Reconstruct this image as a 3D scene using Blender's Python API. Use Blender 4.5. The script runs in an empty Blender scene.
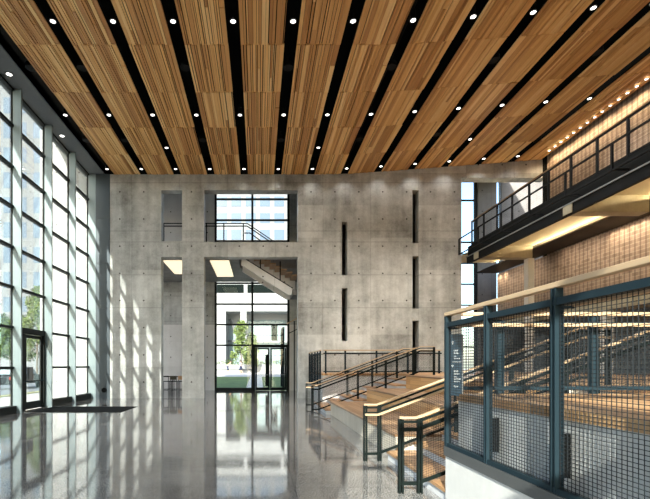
import bpy, math, random
from mathutils import Vector, Matrix
random.seed(7)
C = bpy.context.scene.collection
F, U0, V0, HC = 433.0, 258.5, 365.0, 1.7
YW = 22.1                                   # front face of the concrete wall

# ------------------------------------------------------------------ mesh helper
class MB:
    def __init__(s): s.v = []; s.f = []
    def box(s, x0, x1, y0, y1, z0, z1):
        n = len(s.v)
        s.v += [(x0,y0,z0),(x1,y0,z0),(x1,y1,z0),(x0,y1,z0),(x0,y0,z1),(x1,y0,z1),(x1,y1,z1),(x0,y1,z1)]
        s.f += [(n,n+3,n+2,n+1),(n+4,n+5,n+6,n+7),(n,n+1,n+5,n+4),(n+1,n+2,n+6,n+5),(n+2,n+3,n+7,n+6),(n+3,n,n+4,n+7)]
        return s
    def bar(s, a, b, w, h, up=(0,0,1)):     # rectangular bar from a to b, w sideways, h along up
        a = Vector(a); b = Vector(b); d = (b-a).normalized(); up = Vector(up)
        side = d.cross(up)
        if side.length < 1e-4: side = d.cross(Vector((0,1,0)))
        side.normalize(); u2 = side.cross(d).normalized()
        n = len(s.v)
        for p in (a, b):
            for i, j in ((-1,-1),(1,-1),(1,1),(-1,1)):
                s.v.append(tuple(p + side*(w/2*i) + u2*(h/2*j)))
        s.f += [(n,n+3,n+2,n+1),(n+4,n+5,n+6,n+7)]
        for i in range(4): s.f.append((n+i, n+(i+1)%4, n+4+(i+1)%4, n+4+i))
        return s
    def wire(s, a, b, r):                   # triangular section wire
        a = Vector(a); b = Vector(b); d = (b-a).normalized()
        x = d.cross(Vector((.31,.83,.46))).normalized(); y = d.cross(x)
        n = len(s.v)
        for p in (a, b):
            for k in range(3):
                t = k*2.0944
                s.v.append(tuple(p + x*(r*math.cos(t)) + y*(r*math.sin(t))))
        for i in range(3): s.f.append((n+i, n+(i+1)%3, n+3+(i+1)%3, n+3+i))
        return s
    def tube(s, pts, rad, seg=8, cap=True):
        pts = [Vector(p) for p in pts]; n0 = len(s.v)
        if not hasattr(rad, '__len__'): rad = [rad]*len(pts)
        for i, p in enumerate(pts):
            d = (pts[min(i+1,len(pts)-1)] - pts[max(i-1,0)]).normalized()
            x = d.cross(Vector((0,0,1)))
            if x.length < 1e-3: x = d.cross(Vector((0,1,0)))
            x.normalize(); y = d.cross(x)
            for k in range(seg):
                t = k*2*math.pi/seg
                s.v.append(tuple(p + x*(rad[i]*math.cos(t)) + y*(rad[i]*math.sin(t))))
        for i in range(len(pts)-1):
            for k in range(seg):
                a = n0+i*seg+k; b = n0+i*seg+(k+1)%seg
                s.f.append((a, b, b+seg, a+seg))
        if cap:
            s.f.append(tuple(range(n0+seg-1, n0-1, -1)))
            e = n0+(len(pts)-1)*seg
            s.f.append(tuple(range(e, e+seg)))
        return s
    def cyl(s, c, r, z0, z1, seg=20, r2=None):
        return s.tube([(c[0],c[1],z0),(c[0],c[1],z1)], [r, r if r2 is None else r2], seg)
    def prism(s, poly, axis, a, b):         # poly in the two other axes, extruded a..b along axis
        n = len(s.v); m = len(poly)
        for t in (a, b):
            for p in poly:
                s.v.append((t,p[0],p[1]) if axis == 'x' else (p[0],t,p[1]) if axis == 'y' else (p[0],p[1],t))
        s.f += [tuple(range(n, n+m)), tuple(range(n+2*m-1, n+m-1, -1))]
        for i in range(m): s.f.append((n+i, n+m+i, n+m+(i+1)%m, n+(i+1)%m))
        return s
    def mesh(s, name):
        me = bpy.data.meshes.new(name); me.from_pydata(s.v, [], s.f); me.validate(); me.update()
        return me
    def build(s, name, mat, parent=None, loc=None, bevel=0, smooth=False):
        return add(name, s.mesh(name), mat, parent, loc, bevel, smooth)

def recalc(me):
    import bmesh
    b = bmesh.new(); b.from_mesh(me); bmesh.ops.recalc_face_normals(b, faces=b.faces); b.to_mesh(me); b.free()
def add(name, me, mat, parent=None, loc=None, bevel=0, smooth=False):
    recalc(me)
    if not me.materials: me.materials.append(mat)
    o = bpy.data.objects.new(name, me); C.objects.link(o)
    if loc: o.location = loc
    if parent: o.parent = parent
    if bevel:
        m = o.modifiers.new('edge', 'BEVEL'); m.width = bevel; m.segments = 2; m.limit_method = 'ANGLE'
    if smooth:
        for p in me.polygons: p.use_smooth = True
    return o
def tag(o, label=None, cat=None, group=None, kind=None):
    if label: o['label'] = label
    if cat: o['category'] = cat
    if group: o['group'] = group
    if kind: o['kind'] = kind
    elif cat: o['kind'] = 'thing'
    return o
def thing(name, label, cat, loc=(0,0,0), rz=0, group=None, kind=None):
    o = bpy.data.objects.new(name, None); C.objects.link(o)
    o.location = loc; o.rotation_euler = (0,0,rz); o.empty_display_size = .1
    return tag(o, label, cat, group, kind)
def struct(name, mb, mat, label, cat, parent=None):
    o = mb.build(name, mat, parent)
    return tag(o, label, cat, kind='structure') if parent is None else o
def copy_tree(o, parent=None):
    c = o.copy(); C.objects.link(c)
    if parent: c.parent = parent
    for ch in [k for k in bpy.data.objects if k.parent == o]: copy_tree(ch, c)
    return c
ORD = ['first','second','third','fourth','fifth','sixth','seventh','eighth','ninth','tenth','eleventh','twelfth','thirteenth','fourteenth','fifteenth','sixteenth']

# ------------------------------------------------------------------ materials
class NT:
    def __init__(s, name):
        s.m = bpy.data.materials.new(name); s.m.use_nodes = True
        s.t = s.m.node_tree; s.n = s.t.nodes; s.bs = s.n['Principled BSDF']; s.out = s.n['Material Output']
        s._co = None
    def lk(s, a, b): s.t.links.new(a, b)
    def put(s, sock, v):
        if isinstance(v, bpy.types.NodeSocket): s.lk(v, sock)
        else: sock.default_value = v
    def math(s, op, a, b=0.0, c=None):
        n = s.n.new('ShaderNodeMath'); n.operation = op
        s.put(n.inputs[0], a); s.put(n.inputs[1], b)
        if c is not None: s.put(n.inputs[2], c)
        return n.outputs[0]
    def co(s):
        if not s._co: s._co = s.n.new('ShaderNodeTexCoord').outputs['Object']
        return s._co
    def geo(s):
        g = s.n.new('ShaderNodeNewGeometry'); return g
    def xyz(s):
        n = s.n.new('ShaderNodeSeparateXYZ'); s.lk(s.co(), n.inputs[0]); return n.outputs
    def scaled(s, sx, sy, sz):
        n = s.n.new('ShaderNodeMapping'); n.inputs['Scale'].default_value = (sx,sy,sz); s.lk(s.co(), n.inputs[0]); return n.outputs[0]
    def noise(s, scale, detail=3, vec=None, rough=.55):
        n = s.n.new('ShaderNodeTexNoise'); n.inputs['Scale'].default_value = scale; n.inputs['Detail'].default_value = detail
        n.inputs['Roughness'].default_value = rough
        s.lk(vec or s.co(), n.inputs['Vector']); return n.outputs['Fac']
    def white(s, a, b=None):
        n = s.n.new('ShaderNodeTexWhiteNoise'); n.noise_dimensions = '2D'
        c = s.n.new('ShaderNodeCombineXYZ'); s.put(c.inputs[0], a)
        if b is not None: s.put(c.inputs[1], b)
        s.lk(c.outputs[0], n.inputs[0]); return n.outputs['Value']
    def ramp(s, fac, stops):
        n = s.n.new('ShaderNodeValToRGB'); e = n.color_ramp.elements
        while len(e) < len(stops): e.new(.5)
        for i, (p, c) in enumerate(stops): e[i].position = p; e[i].color = (*c, 1)
        s.lk(fac, n.inputs[0]); return n.outputs[0]
    def mix(s, fac, a, b, mode='MIX'):
        n = s.n.new('ShaderNodeMix'); n.data_type = 'RGBA'; n.blend_type = mode
        s.put(n.inputs['Factor'], fac)
        for i, v in ((6, a), (7, b)):
            if isinstance(v, tuple) and len(v) == 3: v = (*v, 1)
            s.put(n.inputs[i], v)
        return n.outputs[2]
    def rep(s, x, period, off, half):        # 1 within half of a line repeating at off + k*period
        d = s.math('ABSOLUTE', s.math('SUBTRACT', s.math('FRACT', s.math('DIVIDE', s.math('SUBTRACT', x, off - period/2), period)), .5))
        return s.math('LESS_THAN', s.math('MULTIPLY', d, period), half)
    def bump(s, h, strength, dist=.01):
        n = s.n.new('ShaderNodeBump'); n.inputs['Strength'].default_value = strength; n.inputs['Distance'].default_value = dist
        s.lk(h, n.inputs['Height']); s.lk(n.outputs[0], s.bs.inputs['Normal'])
    def done(s, col, rough=.5, metal=0.0, spec=.5):
        s.put(s.bs.inputs['Base Color'], (*col, 1) if isinstance(col, tuple) else col)
        s.put(s.bs.inputs['Roughness'], rough); s.bs.inputs['Metallic'].default_value = metal
        s.bs.inputs['Specular IOR Level'].default_value = spec
        return s.m

def plain(name, col, rough=.5, metal=0.0, var=.12, scale=9):
    t = NT(name); n = t.noise(scale, 3)
    c = t.mix(n, tuple(c*(1-var) for c in col), tuple(min(1,c*(1+var)) for c in col))
    return t.done(c, rough, metal, .12 if max(col) < .06 else .5)
def emit(name, col, strength):
    t = NT(name); b = t.bs
    b.inputs['Base Color'].default_value = (.8,.8,.8,1)
    b.inputs['Emission Color'].default_value = (*col,1); b.inputs['Emission Strength'].default_value = strength
    return t.m
def concrete(name, lo, hi, wall=False, joints=(), vj=None):
    t = NT(name)
    big = t.noise(.35, 4); mid = t.noise(1.7, 5, None, .65); fine = t.noise(14, 4)
    streak = t.noise(1.0, 4, t.scaled(2.6, 2.6, .22))
    f = t.math('ADD', t.math('MULTIPLY', big, .32), t.math('MULTIPLY', mid, .3))
    f = t.math('ADD', f, t.math('MULTIPLY', streak, .26)); f = t.math('ADD', f, t.math('MULTIPLY', fine, .12))
    if wall:
        x, y, z = t.xyz()
        cell = t.white(t.math('FLOOR', t.math('DIVIDE', t.math('SUBTRACT', x, .85), 2.44)), t.math('FLOOR', t.math('DIVIDE', t.math('SUBTRACT', z, 1.6), 1.65)))
        f = t.math('ADD', f, t.math('MULTIPLY', t.math('SUBTRACT', cell, .5), .11))
    c = t.ramp(f, [(.34, lo), (.49, tuple((a+b)/2 for a, b in zip(lo, hi))), (.63, hi)])
    if wall:
        seam = t.rep(x, 2.44, .85, .009)
        for zi in joints:
            seam = t.math('MAXIMUM', seam, t.math('LESS_THAN', t.math('ABSOLUTE', t.math('SUBTRACT', z, zi)), .016))
        c = t.mix(t.math('MULTIPLY', seam, .38), c, (.06,.055,.05))
        dx = t.math('SUBTRACT', t.math('MULTIPLY', t.math('FRACT', t.math('DIVIDE', t.math('ADD', x, .37+12.2), 1.22)), 1.22), .61)
        dz = t.math('SUBTRACT', t.math('MULTIPLY', t.math('FRACT', t.math('DIVIDE', t.math('SUBTRACT', z, .83-.6935), 1.387)), 1.387), .6935)
        r2 = t.math('ADD', t.math('MULTIPLY', dx, dx), t.math('MULTIPLY', dz, dz))
        c = t.mix(t.math('MULTIPLY', t.math('LESS_THAN', r2, .042**2), .9), c, (.035,.03,.025))
        pits = t.math('GREATER_THAN', t.noise(7, 2), .70)
        c = t.mix(t.math('MULTIPLY', pits, .25), c, (.15,.14,.12))
    t.bump(fine, .25, .01)
    return t.done(c, .62, 0, .35)
def wood(name, stops, axis='y', plank=.12, across='x', rough=.42, gap=.004, contrast=1.0):
    t = NT(name); xyz = dict(zip('xyz', t.xyz()))
    sc = {'x':14, 'y':14, 'z':14}; sc[axis] = .8
    grain = t.noise(1.0, 5, t.scaled(sc['x'], sc['y'], sc['z']), .6)
    idx = t.math('FLOOR', t.math('DIVIDE', xyz[across], plank))
    seg = t.math('FLOOR', t.math('ADD', t.math('DIVIDE', xyz[axis], 2.1), t.math('MULTIPLY', t.white(idx), 5)))
    tone = t.white(idx, seg)
    f = t.math('ADD', t.math('MULTIPLY', tone, .55*contrast), t.math('MULTIPLY', grain, .5))
    c = t.ramp(f, stops)
    c = t.mix(t.math('MULTIPLY', t.rep(xyz[across], plank, 0, gap), .7), c, (.05,.025,.012))
    return t.done(c, rough)
def slat_wood():
    t = NT('ceiling slat wood')
    rnd = t.geo().outputs['Random Per Island']
    oi = t.n.new('ShaderNodeObjectInfo').outputs['Random']
    f = t.math('FRACT', t.math('ADD', rnd, t.math('MULTIPLY', oi, 3.7)))
    grain = t.noise(1.0, 5, t.scaled(26, 1.0, 26), .6)
    f = t.math('ADD', t.math('MULTIPLY', f, .62), t.math('MULTIPLY', grain, .42))
    c = t.ramp(f, [(.12,(.40,.17,.045)),(.42,(.62,.32,.10)),(.65,(.80,.47,.165)),(.9,(.92,.65,.30))])
    return t.done(c, .5)
def glass(name, tint=(.93,.97,.96), refl=.9):
    t = NT(name); t.n.remove(t.bs)
    tr = t.n.new('ShaderNodeBsdfTransparent'); tr.inputs[0].default_value = (*tint,1)
    gl = t.n.new('ShaderNodeBsdfGlossy'); gl.inputs[0].default_value = (.9,.95,.95,1); gl.inputs['Roughness'].default_value = .01
    fr = t.n.new('ShaderNodeFresnel'); fr.inputs[0].default_value = 1.45
    mx = t.n.new('ShaderNodeMixShader'); t.lk(t.math('MULTIPLY', fr.outputs[0], refl), mx.inputs[0])
    t.lk(tr.outputs[0], mx.inputs[1]); t.lk(gl.outputs[0], mx.inputs[2]); t.lk(mx.outputs[0], t.out.inputs[0])
    return t.m
def floor_mat():
    t = NT('polished terrazzo floor'); x, y, z = t.xyz()
    chips = t.noise(55, 3, None, .7); blot = t.noise(.6, 4); mid = t.noise(6, 4)
    f = t.math('ADD', t.math('MULTIPLY', chips, .8), t.math('ADD', t.math('MULTIPLY', blot, .12), t.math('MULTIPLY', mid, .08)))
    c = t.ramp(f, [(.40,(.03,.029,.027)),(.5,(.15,.148,.14)),(.60,(.40,.395,.38))])
    jn = t.math('MAXIMUM', t.rep(x, 2.3, .5, .006), t.rep(y, 2.3, 1.4, .006))
    c = t.mix(t.math('MULTIPLY', jn, .6), c, (.05,.05,.05))
    t.bump(t.noise(1.1, 2), .05, .02)
    r = t.math('ADD', t.math('MULTIPLY', t.noise(2.5, 3), .08), .03)
    m = t.done(c, r, 0, .6)
    t.bs.inputs['Coat Weight'].default_value = .35; t.bs.inputs['Coat Roughness'].default_value = .05; t.bs.inputs['Coat IOR'].default_value = 1.6
    return m
def grid_wall():
    t = NT('timber block wall'); x, y, z = t.xyz()
    n = t.noise(5, 4); cell = t.white(t.math('FLOOR', t.math('DIVIDE', y, .24)), t.math('FLOOR', t.math('DIVIDE', z, .16)))
    f = t.math('ADD', t.math('MULTIPLY', cell, .5), t.math('MULTIPLY', n, .5))
    c = t.ramp(f, [(.2,(.21,.145,.10)),(.55,(.30,.215,.155)),(.85,(.40,.295,.22))])
    c = t.mix(t.math('MULTIPLY', t.rep(z, .16, 0, .018), .55), c, (.46,.38,.29))
    c = t.mix(t.math('MULTIPLY', t.rep(y, .24, .12, .035), .55), c, (.06,.035,.02))
    return t.done(c, .6)
def foliage(name, a, b):
    t = NT(name); r = t.geo().outputs['Random Per Island']
    c = t.mix(r, a, b); t.bs.inputs['Subsurface Weight'].default_value = 0
    return t.done(c, .6, 0, .2)

M = {}
M['conc'] = concrete('board formed concrete', (.185,.187,.172), (.64,.652,.62), True, (11.0, 8.54, 7.98, 6.3, 4.62))
M['conc_hi'] = concrete('pale concrete', (.58,.57,.54), (.76,.75,.72), True, (4.4, 8.5))
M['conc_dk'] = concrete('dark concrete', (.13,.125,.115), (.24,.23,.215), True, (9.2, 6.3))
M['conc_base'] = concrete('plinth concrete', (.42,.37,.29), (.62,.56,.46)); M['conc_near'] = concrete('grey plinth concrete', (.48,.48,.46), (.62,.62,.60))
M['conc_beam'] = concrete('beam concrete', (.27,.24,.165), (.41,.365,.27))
M['conc_out'] = concrete('outdoor concrete', (.32,.32,.315), (.42,.42,.415), True, (7.9, 4.3))
M['floor'] = floor_mat()
M['black'] = plain('black painted steel', (.006,.007,.007), .7)
M['void'] = plain('black painted deck', (.006,.007,.007), .9)
M['rail_steel'] = plain('dark blue green steel', (.011,.023,.030), .6, 0)
M['green_steel'] = plain('dark green steel', (.004,.008,.007), .6, 0)
M['bal_steel'] = plain('charcoal steel', (.010,.011,.012), .6, .1)
M['wire'] = plain('galvanised dark wire', (.014,.017,.019), .6, 0)
M['fascia'] = plain('grey steel channel', (.075,.08,.08), .5, .2)
M['fin'] = plain('pale blue grey aluminium', (.23,.295,.305), .45, .1, .05, 2)
M['slate'] = plain('slate metal panel', (.06,.078,.09), .45, .3, .08, 2)
M['soffit'] = plain('grey painted soffit', (.12,.13,.132), .7)
M['frame_black'] = plain('black window frame', (.014,.017,.016), .5)
M['glass'] = glass('clear glass', (.96,.985,.98), .5); M['slat'] = slat_wood()
M['rail_wood'] = wood('pale ash handrail', [(.2,(.43,.30,.175)),(.8,(.60,.47,.315))], 'y', 3.0, 'x', .4, 0)
M['rail_wood_x'] = wood('pale ash stair rail', [(.2,(.43,.30,.175)),(.8,(.60,.47,.315))], 'x', 3.0, 'z', .4, 0)
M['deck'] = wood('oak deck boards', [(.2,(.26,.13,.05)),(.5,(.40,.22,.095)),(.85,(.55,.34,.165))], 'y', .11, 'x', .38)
M['deck_shaded'] = wood('shaded oak tier tops', [(.2,(.15,.08,.036)),(.5,(.235,.135,.065)),(.85,(.33,.20,.105))], 'y', .11, 'x', .38); M['tier_face'] = wood('oak tier face', [(.2,(.38,.19,.065)),(.5,(.53,.295,.115)),(.85,(.64,.40,.18))], 'y', .15, 'z', .4, .003)  # oak deck copy darkened for shade on the tier tops; fronts left lighter
M['tread'] = wood('oak treads', [(.2,(.22,.11,.045)),(.8,(.42,.24,.11))], 'y', .15, 'x', .4, .003)
M['riser'] = concrete('pale riser', (.42,.43,.44), (.62,.63,.64))
M['grid'] = grid_wall()
M['yellow'] = plain('cream soffit paint', (.74,.66,.46), .7, 0, .04)
M['dark_soffit'] = plain('dark brown soffit', (.045,.038,.032), .6)
M['lens'] = emit('lamp lens', (1,.97,.92), 5)
M['warm_lens'] = emit('warm lamp lens', (1,.82,.55), 5)
M['strip'] = emit('warm led strip', (1,.78,.44), 120)
M['lightpanel'] = emit('warm ceiling light panel', (1,.82,.52), .85)
M['mat_dark'] = plain('black entrance matting', (.007,.008,.008), .9, 0, .4, 60)
M['sign'] = plain('dark blue sign panel', (.022,.055,.085), .4)
M['white'] = plain('white lettering', (.8,.82,.82), .6)
M['plastic'] = plain('grey plastic', (.2,.21,.21), .5)
M['seat_wood'] = plain('light wood stool seat', (.62,.36,.18), .45)
M['table_top'] = plain('dark olive table top', (.06,.05,.025), .5)
M['bldg'] = plain('white building render', (.30,.305,.30), .8, 0, .05, .4)
M['bldg_far'] = plain('pale stone facade', (.155,.165,.172), .8, 0, .06, .2)
M['win_blue'] = plain('sky blue office window', (.065,.105,.155), .15)
M['win_dark'] = plain('dark ribbon glazing', (.007,.010,.009), .7)
M['win_dark'].node_tree.nodes['Principled BSDF'].inputs['Specular IOR Level'].default_value = 0; M['shop'] = plain('pale green storefront glazing', (.16,.22,.22), .5)
M['lawn'] = plain('lawn', (.12,.185,.045), .9, 0, .5, .8)
M['dry'] = plain('dry grass verge', (.32,.30,.12), .9, 0, .4, 5)
M['pave'] = plain('pale paving', (.50,.48,.45), .85, 0, .08, 1.5)
M['asphalt'] = plain('asphalt', (.20,.21,.22), .9, 0, .12, 4)
M['leaf'] = foliage('green leaves', (.03,.055,.010), (.095,.14,.032))
M['leaf_pale'] = foliage('pale green leaves', (.075,.115,.028), (.20,.25,.08))
M['bark'] = plain('bark', (.12,.09,.065), .9, 0, .3, 6)
M['car'] = plain('dark car paint', (.03,.033,.038), .25, .4)
M['car_glass'] = plain('car window', (.25,.32,.36), .08)
M['tyre'] = plain('tyre rubber', (.015,.015,.015), .8)
M['red'] = plain('red lamp', (.45,.03,.02), .3)
M['skin'] = plain('skin', (.50,.30,.21), .6); M['hair'] = plain('dark hair', (.03,.02,.015), .6)
M['navy'] = plain('navy cloth', (.02,.03,.075), .8); M['cloth'] = plain('white cloth', (.7,.7,.7), .8); M['peach'] = plain('orange cloth', (.62,.30,.17), .8)

# ------------------------------------------------------------------ helpers for height of the ceiling
def zc(x):
    d = x - 4.4
    return 11.4 + .0375*(d + math.sqrt(d*d + .8)) + (0 if True else 0)
def slope(x):
    return (zc(x+.05)-zc(x-.05))/.1
YB = -3.2                                     # wall behind the viewer

# ================================================================== SETTING
struct('floor', MB().box(-8.72, 2.28, YB, 28.9, -.25, 0).box(2.28, 18, YB, 28.9, -.25, -.001), M['floor'], 'polished grey terrazzo lobby floor', 'floor')

xs = [-9.0] + [-8 + .5*i for i in range(52)]
top = [(x, zc(x)+1.0) for x in xs]; bot = [(x, zc(x)+.9) for x in xs]
struct('ceiling', MB().prism(bot + top[::-1], 'y', YB, YW+.55), M['void'], 'black painted ceiling deck above the wooden strips', 'ceiling')
# front concrete wall with its openings
holes = [(-4.97,-3.9,8.02,10.63), (-2.78,2.015,7.98,10.63), (-4.97,-3.9,0,7.22), (-2.78,2.015,0,7.22),
         (4.25,4.54,6.28,9.0), (4.25,4.54,2.92,5.63), (7.86,8.19,7.92,10.63), (7.86,8.19,4.58,7.26), (7.86,8.19,1.40,3.97), (10.36,14.75,0,11.25)]
cx = sorted({-7.58, 14.75} | {h[0] for h in holes} | {h[1] for h in holes})
cz = sorted({0, 11.25} | {h[2] for h in holes} | {h[3] for h in holes})
w = MB()
for i in range(len(cx)-1):
    xm = (cx[i]+cx[i+1])/2; start = None
    for j in range(len(cz)):
        solid = j < len(cz)-1 and not any(h[0] < xm < h[1] and h[2] < (cz[j]+cz[j+1])/2 < h[3] for h in holes)
        if solid and start is None: start = cz[j]
        if not solid and start is not None:
            w.box(cx[i], cx[i+1], YW, YW+.55, start, cz[j]); start = None
xt = [-7.58 + (14.75+7.58)*i/40 for i in range(41)]
w.prism([(-7.58,11.25)] + [(14.75,11.25)] + [(x, zc(x)+.03) for x in xt[::-1]], 'y', YW, YW+.55)
struct('wall_back', w, M['conc'], 'tall board formed concrete wall with openings and slots', 'wall')
struct('trim_1', MB().prism([(x, zc(x)+.03) for x in xt] + [(14.75,14.2),(-8.7,14.2),(-8.7,12.0)], 'y', YW, YW+.55), M['void'], 'bulkhead coloured black for the shade above the concrete wall', 'bulkhead')  # black stands in for the unlit wall top between the ceiling strips
# rear wall of the recess, window beyond
w = MB()
w.box(-8.7, -2.9, 28.9, 29.2, 4.4, 7.9).box(2.03, 12.6, 28.9, 29.2, 4.4, 14).box(-2.9, 2.03, 28.9, 29.2, 13.6, 14)
struct('wall_rear', w, M['conc'], 'concrete wall at the back of the stair recess', 'wall')
struct('wall_rear_lower', MB().box(-8.7, -2.9, 28.9, 29.2, 7.9, 14).box(-8.7, -2.9, 28.9, 29.2, 0, 4.4).box(2.03, 12.6, 28.9, 29.2, 0, 4.4), M['conc_hi'], 'paler lower and upper lifts of the recess wall', 'wall')  # lift difference; lower tone also raised in place of daylight from left
struct('wall_shade_partition', MB().box(2.75, 2.95, YW+.55, 28.9, 0, 13), M['conc_dk'], 'unseen partition added to darken the space behind the slots', 'wall')  # added out of view so the space behind the slots stays dark
struct('wall_shade_end', MB().box(10.1, 10.36, YW+.55, 28.9, 0, 13), M['conc_dk'], 'unseen partition added beside the right hand opening to darken the slots', 'wall')  # second added partition, encloses the dark space behind the slots
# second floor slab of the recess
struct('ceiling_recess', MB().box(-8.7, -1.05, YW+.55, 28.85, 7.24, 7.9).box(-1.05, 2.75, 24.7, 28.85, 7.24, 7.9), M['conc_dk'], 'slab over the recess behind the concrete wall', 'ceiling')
struct('ceiling_upper_recess', MB().box(-8.7, 16.5, YW+.56, 29.2, 14, 14.2), M['conc'], 'concrete ceiling over the upper recess', 'ceiling')
# walls behind the viewer
struct('wall_behind', MB().box(-8.72, -1.65, YB-.3, YB, 0, 12).box(6.2, 18, YB-.3, YB, 0, 13), M['conc'], 'concrete wall behind the viewer', 'wall')
struct('wall_spandrel', MB().box(-1.65, 6.2, YB-.3, YB, 7.9, 13), M['conc'], 'concrete wall above the glazing behind the viewer', 'wall')
struct('roof_overhang', MB().box(-11.3, -8.72, YB-3, 29, 14.4, 14.7).box(-9.0, -8.76, YB, 29, 11.76, 14.4), M['soffit'], 'roof overhang outside the curtain wall', 'roof')
w4 = thing('window_4', 'tall glazed wall behind the viewer', 'window', kind='structure')
m = MB()
for x in (-1.65, .7, 3.0, 5.3, 6.2): m.box(x-.04, x+.04, YB-.2, YB-.02, 0, 7.9)
m.build('mullion', M['frame_black'], w4)
m = MB()
for z in (1.6,3.03,4.45,5.87,7.29): m.box(-1.65, 6.2, YB-.2, YB-.02, z-.06, z+.06)
m.build('transom', M['frame_black'], w4)
MB().box(-1.65, 6.2, YB-.12, YB-.11, 0, 7.9).build('pane', M['glass'], w4)

# left curtain wall
XG, XF = -8.74, -8.39
w1 = thing('window_1', 'tall glass curtain wall with pale vertical fins', 'window', (0,0,0), kind='structure')
FY = [22.15-2.27*i for i in range(12)]
TZ = [1.6,3.03,4.45,5.87,7.29,8.70,10.15,11.42]
for y in FY:
    MB().box(XG-.02, XF, y-.035, y+.035, 0.0, 11.5).build('mullion_fin', M['fin'], w1)
    MB().box(XG-.02, XG+.05, y-.05, y+.05, 0, 11.5).build('mullion', M['frame_black'], w1)
DOORBAY = 3                                   # bay between the fins FY[3] and FY[2]
for i in range(len(FY)-1):
    y1, y0 = FY[i], FY[i+1]
    m = MB()
    for z in TZ:
        if i == 2 and z < 2: continue
        m.box(XG-.05, XG+.10, y0+.05, y1-.05, z-.045, z+.045)
    if i != 2: m.box(XG-.07, XG+.20, y0+.05, y1-.05, 0, .26)
    m.build('transom', M['frame_black'], w1)
    MB().box(XG-.006, XG+.006, y0+.05, y1-.05, 3.03 if i == 2 else .2, 11.5).build('pane', M['glass'], w1)
# door in the curtain wall
d1 = thing('door_1', 'black framed glass door in the curtain wall', 'door', (XG, FY[3], 0), kind='structure')
a, b = .06, 2.2
MB().box(-.07,.10,a,b,2.86,3.03).box(-.07,.10,a,a+.10,0,2.9).box(-.07,.10,b-.10,b,0,2.9).build('door_frame', M['frame_black'], d1)
MB().box(-.04,.05,.60,.82,0,2.86).build('door_post', M['frame_black'], d1)
lf = MB().box(-.03,.03,.82,.92,.02,2.84).box(-.03,.03,b-.2,b-.1,.02,2.84).box(-.03,.03,.92,b-.2,2.72,2.84).box(-.03,.03,.92,b-.2,.02,.30).build('door_leaf', M['frame_black'], d1)
MB().box(-.005,.005,.92,b-.2,.3,2.72).build('pane', M['glass'], lf)
MB().box(-.005,.005,a+.10,.60,0.2,2.86).box(-.03,.03,a+.1,.6,0,.2).build('side_pane', M['glass'], d1)
MB().tube([(.10,a+.12,1.08),(.12,.9,1.08),(.12,b-.12,1.08)], .022).build('push_bar', M['rail_steel'], lf)
MB().box(.03,.12,.95,1.22,1.12,1.62).build('wall_box', M['plastic'], d1)

struct('trim_2', MB().box(-8.98, -7.80, YB, YW+.3, 11.45, 11.75).box(-7.86,-7.80,YB,YW,11.45,12.3), M['soffit'], 'grey soffit between glass wall and wooden ceiling', 'soffit')
w = MB().box(-8.30, -7.585, YW+.03, YW+.32, 0, 11.45)
for z0, z1 in ((0,2.28),(2.3,4.58),(4.6,6.88),(6.9,9.18),(9.2,11.45)): w.box(-8.30, -7.585, YW-.02, YW+.3, z0, z1)
struct('wall_corner', w, M['slate'], 'dark slate metal panels closing the corner beside the glass', 'wall')
struct('wall_corner_pale', MB().box(-8.74, -8.31, YW+.0, YW+.3, 0, 11.45), M['fin'], 'pale metal strip in the corner beside the glass', 'wall')
struct('wall_garden', MB().box(-11.6, -8.95, 23.0, 23.4, -.1, 14.2), M['conc_out'], 'sunlit concrete wall standing outside the glass', 'wall')

# rear window and doors
w2 = thing('window_2', 'dark framed glazed screen at the back of the recess', 'window', (0,28.9,0), kind='structure')
for x in (-2.86, -.41, 1.99): MB().box(x-.07, x+.07, -.02, .14, 0, 13.6).build('mullion', M['frame_black'], w2)
for z in (12.78,11.38,9.98,8.58,7.17,5.77,4.40,3.02): MB().box(-2.86, 1.99, 0, .12, z-.055, z+.055).build('transom', M['frame_black'], w2)
MB().box(-2.86,-.41,0,.1,1.35,1.40).build('transom', M['frame_black'], w2)
MB().box(-2.86,-.41,-.03,.12,0,.18).build('sill_rail', M['frame_black'], w2)
MB().box(-2.86,-.41,.05,.06,0,13.6).box(-.41,1.99,.05,.06,3.0,13.6).build('pane', M['glass'], w2)
d2 = thing('door_2', 'pair of dark framed glass doors in the rear screen', 'door', (0,28.9,0), kind='structure')
MB().box(-.34,-.22,-.04,.12,0,3.0).box(1.86,1.93,-.04,.12,0,3.0).box(-.22,1.86,-.04,.12,2.86,3.0).build('door_frame', M['green_steel'], d2)
for x0, x1 in ((-.21,.74),(.78,1.85)):
    lf = MB().box(x0,x0+.11,-.02,.05,.02,2.84).box(x1-.11,x1,-.02,.05,.02,2.84).box(x0+.11,x1-.11,-.02,.05,2.74,2.84).box(x0+.11,x1-.11,-.02,.05,.02,.2).build('door_leaf', M['green_steel'], d2)
    MB().box(x0+.11,x1-.11,.01,.02,.2,2.74).build('pane', M['glass'], lf)
    MB().tube([(x0+.1,-.07,1.05),(x1-.1,-.07,1.05)], .02).build('push_bar', M['plastic'], lf)
    if x0 < 0: MB().box(.46,.64,-.06,-.03,.3,2.4).build('pull_plate', M['green_steel'], lf)
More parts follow.
